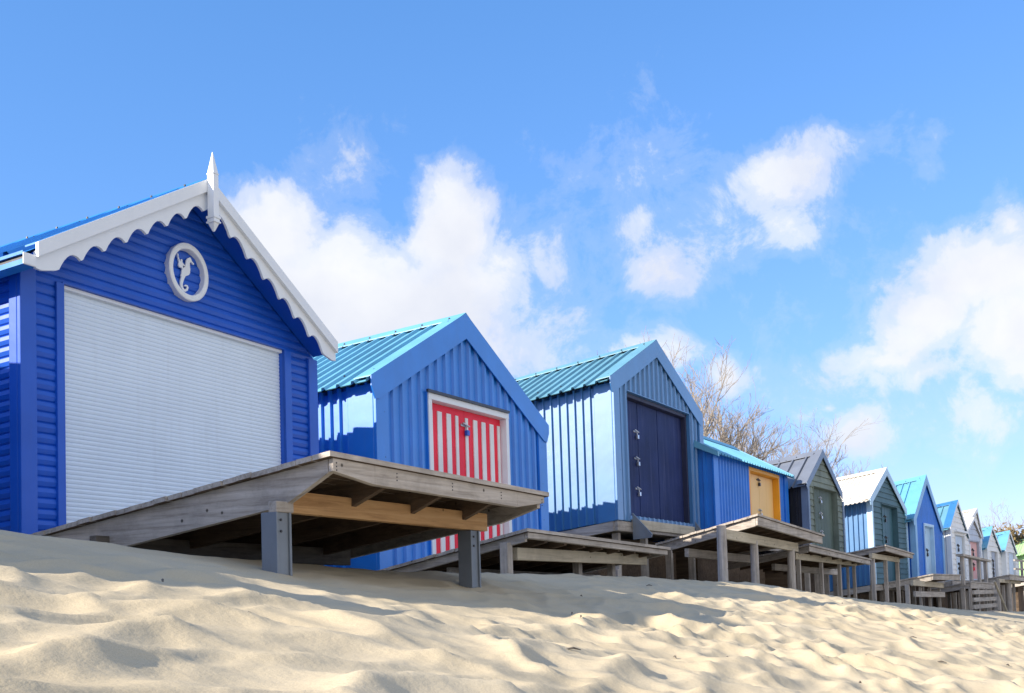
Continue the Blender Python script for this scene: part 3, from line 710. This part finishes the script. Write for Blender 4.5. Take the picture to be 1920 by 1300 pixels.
deck('narrow high deck beside the green grey hut on tall square posts', (25.27, 6.6, 1.055), (27.60, 6.6, .93), (25.45, 7.9, .86), (27.95, 8.1, .78),
     bearer=[(24.95, 27.2, 6.8, .885, .83, .11, 'pale_wood')], fascia=.09, nj=6, jd=.09, sidebeam=.09,
     posts=[(25.15, 6.85, .84, .07, 'square'), (26.15, 6.85, .81, .07, 'square'), (27.15, 6.85, .75, .07, 'square'), (26.2, 7.7, .7, .05, 'square')])
d6, Dm6, o6 = deck('deck in front of the tall cobalt blue hut with a second lower cross board', (30.81, 6.9, .49), (34.05, 6.9, .49), (30.3, 8.0, .30), (34.3, 8.2, .36),
     bearer=[(29.6, 32.9, 7.1, .34, .27, .14, 'pale_wood'), (29.9, 33.1, 7.12, .06, .02, .14, 'wood_along_row')], fascia=.12, nj=6, jd=.09, sidebeam=.13,
     posts=[(29.6, 7.25, .22, .09, 'square'), (30.9, 7.25, .19, .06, 'square'), (31.9, 7.25, .17, .06, 'square'), (33.0, 7.25, .12, .06, 'square')])
d7, Dm7, o7 = deck('deck with railing and slatted steps near the pink doors', (34.91, 6.8, .295), (38.48, 6.8, .25), (34.9, 8.0, .12), (38.7, 8.2, .1),
     bearer=[], fascia=.16, nj=6, jd=.1, sidebeam=.15, posts=[(34.55, 6.95, .12, .1, 'square'), (36.0, 7.3, .1, .06, 'square'), (38.0, 7.3, .1, .06, 'square')])
lz = d7.location.z
for i, z in enumerate((-.0, -.21, -.41, -.62)):
    q = MB('wood_along_row'); q.box(34.75-o7.x, 38.2-o7.x, 6.70-o7.y, 6.76-o7.y, z-.07-lz, z+.045-lz); q.build('step_slat', d7)
for x in (34.75, 35.8, 37.0, 38.1):
    q = MB('wood_upright'); q.box(x-.04-o7.x, x+.04-o7.x, 6.765-o7.y, 6.83-o7.y, -.8-lz, .1-lz); q.build('step_upright', d7)
for x in (34.3, 35.45, 36.6, 37.6):
    q = MB('wood_upright'); q.box(x-.09-o7.x, x+.09-o7.x, 6.84-o7.y, 6.92-o7.y, .2-lz, 1.0-(x-34.3)*.03-lz); q.build('rail_post', d7)
q = MB('wood_along_row'); q.hexa([(34.0-o7.x, 6.78-o7.y, 1.0-lz), (38.0-o7.x, 6.78-o7.y, .89-lz), (38.0-o7.x, 6.98-o7.y, .89-lz), (34.0-o7.x, 6.98-o7.y, 1.0-lz), (34.0-o7.x, 6.78-o7.y, 1.06-lz), (38.0-o7.x, 6.78-o7.y, .95-lz), (38.0-o7.x, 6.98-o7.y, .95-lz), (34.0-o7.x, 6.98-o7.y, 1.06-lz)]); q.build('handrail', d7)
d8, Dm8, o8 = deck('farthest deck at the right on stout round piles', (41.2, 6.8, .535), (46.3, 6.8, .45), (41.0, 8.0, .35), (46.5, 8.2, .3),
     bearer=[(40.2, 44.2, 6.95, .40, .34, .12, 'pale_wood')], fascia=.14, nj=6, jd=.1, sidebeam=.14,
     posts=[(40.0, 7.0, .33, .17, 'round'), (42.0, 7.0, .3, .16, 'round'), (43.8, 7.3, .28, .15, 'round'), (43.0, 7.8, .28, .13, 'round')])
lz = d8.location.z
for z in (1.02, .72):
    q = MB('wood_along_row'); q.box(43.6-o8.x, 47.5-o8.x, 7.0-o8.y, 7.06-o8.y, z-lz, z+.06-lz); q.build('handrail', d8)
for x in (45.6, 47.2):
    q = MB('wood_upright'); q.box(x-.06-o8.x, x+.06-o8.x, 7.07-o8.y, 7.15-o8.y, .3-lz, 1.06-lz); q.build('rail_post', d8)
# leaning pole and prop
p = MB('pale_wood'); p.tube((37.47, 6.62, .30), (38.9, 6.5, gz(38.9, 6.5)-.1), .035, .035, 8); tag(p.build('wooden_pole'), 'thin pale pole leaning against the slatted steps deck', 'pole')
p = MB('wood_upright'); p.tube((25.4, 6.95, .70), (26.35, 7.25, gz(26.35, 7.25)-.1), .03, .03, 8); tag(p.build('timber_prop'), 'thin slanting timber prop under the narrow high deck', 'prop')

# ------------------------------------------------------------------ bare trees
def tree(label, x, y, zb, H, seed, spread=.42, r0=.13, lean=0, stems=2):
    R = random.Random(seed); root = thing('bare_tree', label, 'tree', (x, y, zb), 0, 'bare trees behind the huts')
    tk, br = MB('bark'), MB('twig')
    def grow(p, d, L, r, lev):
        n = 4 if lev < 2 else 3; mb = tk if lev < 2 else br
        for i in range(n):
            d2 = (d + Vector((R.gauss(0, .17), R.gauss(0, .17), R.gauss(0, .06)+(.05 if lev > 0 else 0)))).normalized()
            q = p + d2*(L/n); r2 = max(r*(1-.10), .0065)
            mb.tube(p, q, r, r2, 6 if lev < 2 else 4, 0, False)
            if lev < 5:
                for _ in range((1 if i < n-1 else 2) if lev > 0 else (2 if i > 0 else 0)):
                    if R.random() < (.9 if lev < 3 else .62):
                        a = R.uniform(0, 6.283); sp = R.uniform(spread*.7, spread*1.5)
                        ax = d2.orthogonal().normalized(); ax2 = d2.cross(ax)
                        d3 = (d2 + (ax*C_(a)+ax2*S_(a))*sp*1.25 + Vector((0, 0, .16))).normalized()
                        grow(q, d3, L*R.uniform(.5, .74), r2*R.uniform(.5, .72), lev+1)
            p, d, r = q, d2, r2
    for st in range(stems):
        grow(Vector((R.uniform(-.3, .3)*(stems > 1), R.uniform(-.3, .3)*(stems > 1), 0)), Vector((R.gauss(lean, .10), R.gauss(0, .08), 1)).normalized(), H*.42*R.uniform(.85, 1.1), r0*R.uniform(.75, 1), 0)
    tk.build('trunk', root, smooth=True); br.build('crown', root)
    return root
TREES = [('multi-stemmed bare tree rising just behind the steel blue hut roof', 38.6, 17.0, 9.2, 1, .2), ('bare tree with ochre lichened trunk, left of the middle of the clump', 43.6, 17.6, 8.6, 2, .2),
         ('slim bare tree with forked trunk above the sky blue roof', 49.0, 18.0, 8.6, 3, .18), ('spreading bare tree at the middle of the clump', 54.5, 18.2, 9.0, 4, .2),
         ('leaning bare tree between the spreading tree and the slate roof', 56.3, 18.6, 8.2, 5, .17), ('low bare tree directly behind the slate roofed hut', 59.0, 19.2, 6.2, 6, .13),
         ('small bare sapling at the right end of the clump', 61.8, 19.6, 4.8, 8, .09)]
for lb, x, y, H, sd, r_ in TREES: tree(lb, x, y, .2, H, sd, r0=r_)
tree('distant bare tree beyond the far white huts', 78, 13.2, -.6, 6.2, 12, r0=.1)
def bush(label, cx, cy, cz, rx, rz, mat, n, name):
    root = thing(name, label, 'shrub', (cx, cy, -.8)); st = MB('bark'); st.tube((0, 0, 0), (0, 0, cz+.8), .12, .05, 6); st.build('stem', root)
    mb = MB(mat)
    for _ in range(n):
        a = random.uniform(0, 6.28); e = random.gauss(0, .45); q = random.random()**.4
        p = Vector((C_(a)*C_(e)*rx*q, S_(a)*C_(e)*rx*.8*q, cz+.8+S_(e)*rz*q*1.6)); d = Vector((random.gauss(0, 1), random.gauss(0, 1), random.gauss(0, 1))).normalized(); t = d.orthogonal().normalized(); s_ = random.uniform(.12, .3)
        mb.face([p-t*s_*.3, p+d*s_-t*s_*.05, p+d*s_*1.2, p+t*s_*.3])
    mb.build('foliage', root)
bush('russet brown shrub showing between the two far turquoise roofs', 62, 10.4, 2.6, 1.5, .5, 'brown_leaf', 900, 'brown_shrub')
bush('dark green spiky shrub beside the farthest turquoise roof', 62.5, 9.3, 1.95, .8, .9, 'dark_leaf', 500, 'dark_shrub')

# ------------------------------------------------------------------ scraps on the sand
SC = [(2.9, 2.9), (3.4, 3.9), (4.6, 2.6), (6.3, 3.5), (6.9, 3.9), (5.9, 2.7), (6.4, 2.6), (5.2, 1.7), (5.7, 1.5), (6.0, 1.45), (7.2, 2.3), (8.6, 1.9), (7.7, 1.3), (9.4, 1.6), (9.0, 1.0), (11.5, 2.8), (12.3, 2.6), (8.3, 4.6), (10.6, 5.1), (14, 4.2), (15.5, 4.0), (7.9, 3.2), (6.6, 1.9), (9.9, 2.4)]
for i, (x, y) in enumerate(SC):
    z = gz(x, y)+.004; a = random.uniform(0, 3.1); L = random.uniform(.012, .04); q = MB('dark_wood'); q.T = lambda p: p
    p0 = Vector((-L*C_(a), -L*S_(a), 0)); p1 = Vector((L*C_(a), L*S_(a), random.uniform(0, .012)))
    mid = (p0+p1)/2+Vector((0, 0, .008))
    q.tube(p0, mid, .002, .006, 5); q.tube(mid, p1, .006, .0025, 5)
    o = q.build('driftwood_scrap'); o.location = (x, y, z); tag(o, 'tiny dark scrap of dried weed or wood lying on the sand', 'scrap', 'scraps lying on the sand')

# ------------------------------------------------------------------ camera
F = 2200.0; CY = 1010.0; PX = 960.0
a = math.atan((2350-PX)/F); pi_ = math.radians(3.3); ro_ = math.radians(1.78)
fw = Vector((C_(a)*C_(pi_), S_(a)*C_(pi_), S_(pi_))); rt = Vector((S_(a), -C_(a), 0)); up = rt.cross(fw)
r2 = C_(ro_)*rt - S_(ro_)*up; u2 = S_(ro_)*rt + C_(ro_)*up
cam = bpy.data.cameras.new('camera'); co = bpy.data.objects.new('camera', cam); col.objects.link(co)
M = Matrix((r2, u2, -fw)).transposed().to_4x4(); co.matrix_world = M
cam.sensor_width = 36; cam.lens = 36*F/1920; cam.shift_x = 0; cam.shift_y = (CY-650)/1920
cam.clip_start = .05; cam.clip_end = 3000
sc.camera = co

# ------------------------------------------------------------------ light
SUN = Vector((-1, .60, .62)).normalized()
el = math.asin(SUN.z); rot = math.atan2(SUN.x, SUN.y)
sl_ = bpy.data.lights.new('sun', 'SUN'); sl_.energy = 5.0; sl_.angle = math.radians(.53); sl_.color = (1, .90, .75)
so_ = bpy.data.objects.new('sun', sl_); col.objects.link(so_); so_.rotation_euler = SUN.to_track_quat('Z', 'Y').to_euler()
w = bpy.data.worlds.new('World'); sc.world = w; w.use_nodes = True; nt = w.node_tree; nt.nodes.clear()
out = N(nt, 'ShaderNodeOutputWorld'); bg = N(nt, 'ShaderNodeBackground'); nt.links.new(bg.outputs[0], out.inputs[0])
sky = N(nt, 'ShaderNodeTexSky', sky_type='NISHITA'); sky.sun_disc = False; sky.sun_elevation = el; sky.sun_rotation = rot
sky.air_density = 1.0; sky.dust_density = .25; sky.ozone_density = 2.0
bg.inputs['Strength'].default_value = .105
tc = N(nt, 'ShaderNodeTexCoord'); sep = N(nt, 'ShaderNodeSeparateXYZ'); nt.links.new(tc.outputs['Generated'], sep.inputs[0])
def mth(op, a, b=None, c=None, clamp=False):
    m = N(nt, 'ShaderNodeMath', operation=op); m.use_clamp = clamp
    for i, q in enumerate((a, b, c)):
        if q is None: continue
        if isinstance(q, (int, float)): m.inputs[i].default_value = q
        else: nt.links.new(q, m.inputs[i])
    return m.outputs[0]
azn = mth('ARCTAN2', sep.outputs[1], sep.outputs[0]); eln = mth('ARCSINE', sep.outputs[2])
cmb = N(nt, 'ShaderNodeCombineXYZ'); nt.links.new(azn, cmb.inputs[0]); nt.links.new(eln, cmb.inputs[1])
def nz(scale, det, rough, off, dist=0):
    mp = N(nt, 'ShaderNodeMapping'); mp.inputs['Location'].default_value = off; nt.links.new(tc.outputs['Generated'], mp.inputs[0])
    n = N(nt, 'ShaderNodeTexNoise'); nt.links.new(mp.outputs[0], n.inputs['Vector']); n.inputs['Scale'].default_value = scale; n.inputs['Detail'].default_value = det; n.inputs['Roughness'].default_value = rough; n.inputs['Distortion'].default_value = dist
    return n
wn = nz(9, 5, .55, (0, 0, 0)); 
wv = N(nt, 'ShaderNodeVectorMath', operation='SUBTRACT'); nt.links.new(wn.outputs['Color'], wv.inputs[0]); wv.inputs[1].default_value = (.5, .5, .5)
wm = N(nt, 'ShaderNodeVectorMath', operation='SCALE'); nt.links.new(wv.outputs[0], wm.inputs[0]); wm.inputs['Scale'].default_value = .10
wa = N(nt, 'ShaderNodeVectorMath', operation='ADD'); nt.links.new(cmb.outputs[0], wa.inputs[0]); nt.links.new(wm.outputs[0], wa.inputs[1])
flat = N(nt, 'ShaderNodeVectorMath', operation='MULTIPLY'); nt.links.new(wa.outputs[0], flat.inputs[0]); flat.inputs[1].default_value = (1, 1, 0)
# cumulus lobes: azimuth, elevation, half width, half height (radians), weight
LOBES = [(0.7651, 0.3111, 0.0425, 0.0331, 1.0), (0.7397, 0.2522, 0.0859, 0.0638, 1.0), (0.6763, 0.2612, 0.0916, 0.0472, 1.0), (0.6061, 0.3122, 0.0485, 0.0462, 1.0), (0.6215, 0.2607, 0.092, 0.0559, 1.0), (0.7001, 0.2176, 0.1462, 0.0393, 1.0), (0.5195, 0.2796, 0.0276, 0.0257, 0.5), (0.5582, 0.2241, 0.0321, 0.0482, 0.4), (0.4466, 0.3228, 0.025, 0.025, 0.55), (0.4232, 0.2831, 0.0404, 0.0297, 0.4), (0.3269, 0.3377, 0.0454, 0.0342, 0.75), (0.3069, 0.2985, 0.0321, 0.0246, 0.5), (0.27, 0.3473, 0.0377, 0.0119, 0.22), (0.1763, 0.2461, 0.054, 0.0381, 1.0), (0.2221, 0.2185, 0.052, 0.0351, 0.95), (0.2482, 0.1936, 0.0449, 0.0169, 0.7), (0.1516, 0.194, 0.0416, 0.0365, 0.9), (0.1466, 0.2862, 0.0134, 0.0234, 0.4), (0.2165, 0.1674, 0.032, 0.0147, 0.5), (0.2634, 0.137, 0.0269, 0.0301, 0.65), (0.292, 0.1586, 0.0232, 0.0121, 0.35), (0.166, 0.1417, 0.0307, 0.0207, 0.35), (0.4421, 0.2081, 0.0338, 0.0184, 0.7), (0.3912, 0.1874, 0.0266, 0.0197, 0.7), (0.7097, 0.3785, 0.0137, 0.0281, 0.2), (0.1948, 0.3487, 0.024, 0.0154, 0.2)]
LOBES += [(0.3816, 0.3054, 0.1132, 0.0496, 0.25), (0.5392, 0.2411, 0.0733, 0.0735, 0.28), (0.2533, 0.1749, 0.0924, 0.0255, 0.4), (0.1738, 0.1424, 0.0535, 0.0373, 0.3), (0.4431, 0.3518, 0.0678, 0.0367, 0.2), (0.7193, 0.3579, 0.041, 0.0365, 0.22)]   # thin veils between the heaps
# unseen cloud added behind the camera to brighten the shaded hut fronts
LOBES += [(-1.35, .34, .7, .34, 1.3), (-2.4, .42, .6, .36, 1.2), (-1.7, .95, .8, .3, 1.1)]
LOBES = [(a_, e_, ra*1.15, rb*1.15, wt*.88) if .4 < wt < .8 else (a_, e_, ra, rb, wt) for a_, e_, ra, rb, wt in LOBES]
field = None
for (az_, el_, ra, rb, wt) in LOBES:
    s1 = N(nt, 'ShaderNodeVectorMath', operation='SUBTRACT'); nt.links.new(flat.outputs[0], s1.inputs[0]); s1.inputs[1].default_value = (az_, el_, 0)
    s2 = N(nt, 'ShaderNodeVectorMath', operation='MULTIPLY'); nt.links.new(s1.outputs[0], s2.inputs[0]); s2.inputs[1].default_value = (.70/ra, .70/rb, 0)
    s3 = N(nt, 'ShaderNodeVectorMath', operation='LENGTH'); nt.links.new(s2.outputs[0], s3.inputs[0])
    v_ = mth('MULTIPLY_ADD', s3.outputs['Value'], -wt, wt)
    field = v_ if field is None else mth('SMOOTH_MAX', field, v_, .12)
fn = nz(17, 12, .68, (3, 1, 2), .25)
fz = mth('MULTIPLY_ADD', mth('SUBTRACT', fn.outputs['Fac'], .5), 1.05, field)
den = ramp(nt, fz, [(.0, (0, 0, 0)), (.14, (.12, .12, .12)), (.34, (.66, .66, .66)), (.52, (.93, .93, .93)), (.75, (1, 1, 1))]); den.color_ramp.interpolation = 'EASE'
cn = nz(11, 5, .5, (7, 3, 1))
cc = ramp(nt, cn.outputs['Fac'], [(.32, (4.4, 4.6, 5.2)), (.62, (5.3, 5.4, 5.65))])
spc = N(nt, 'ShaderNodeSeparateColor'); nt.links.new(sky.outputs[0], spc.inputs[0]); gm = N(nt, 'ShaderNodeCombineColor')
for q, e_ in enumerate((.92, .68, .68)): nt.links.new(mth('POWER', spc.outputs[q], e_), gm.inputs[q])
tint = mixc(nt, 1.0, gm.outputs[0], (.76, 1.39, 2.24), 'MULTIPLY')
mx = mixc(nt, den.outputs[0], tint, cc.outputs[0])
nt.links.new(mx, bg.inputs['Color'])

sc.render.engine = 'CYCLES'
sc.cycles.max_bounces = 6; sc.cycles.diffuse_bounces = 3
sc.cycles.use_denoising = True
sc.view_settings.view_transform = 'Standard'; sc.view_settings.look = 'None'; sc.view_settings.exposure = .8; sc.view_settings.gamma = 1
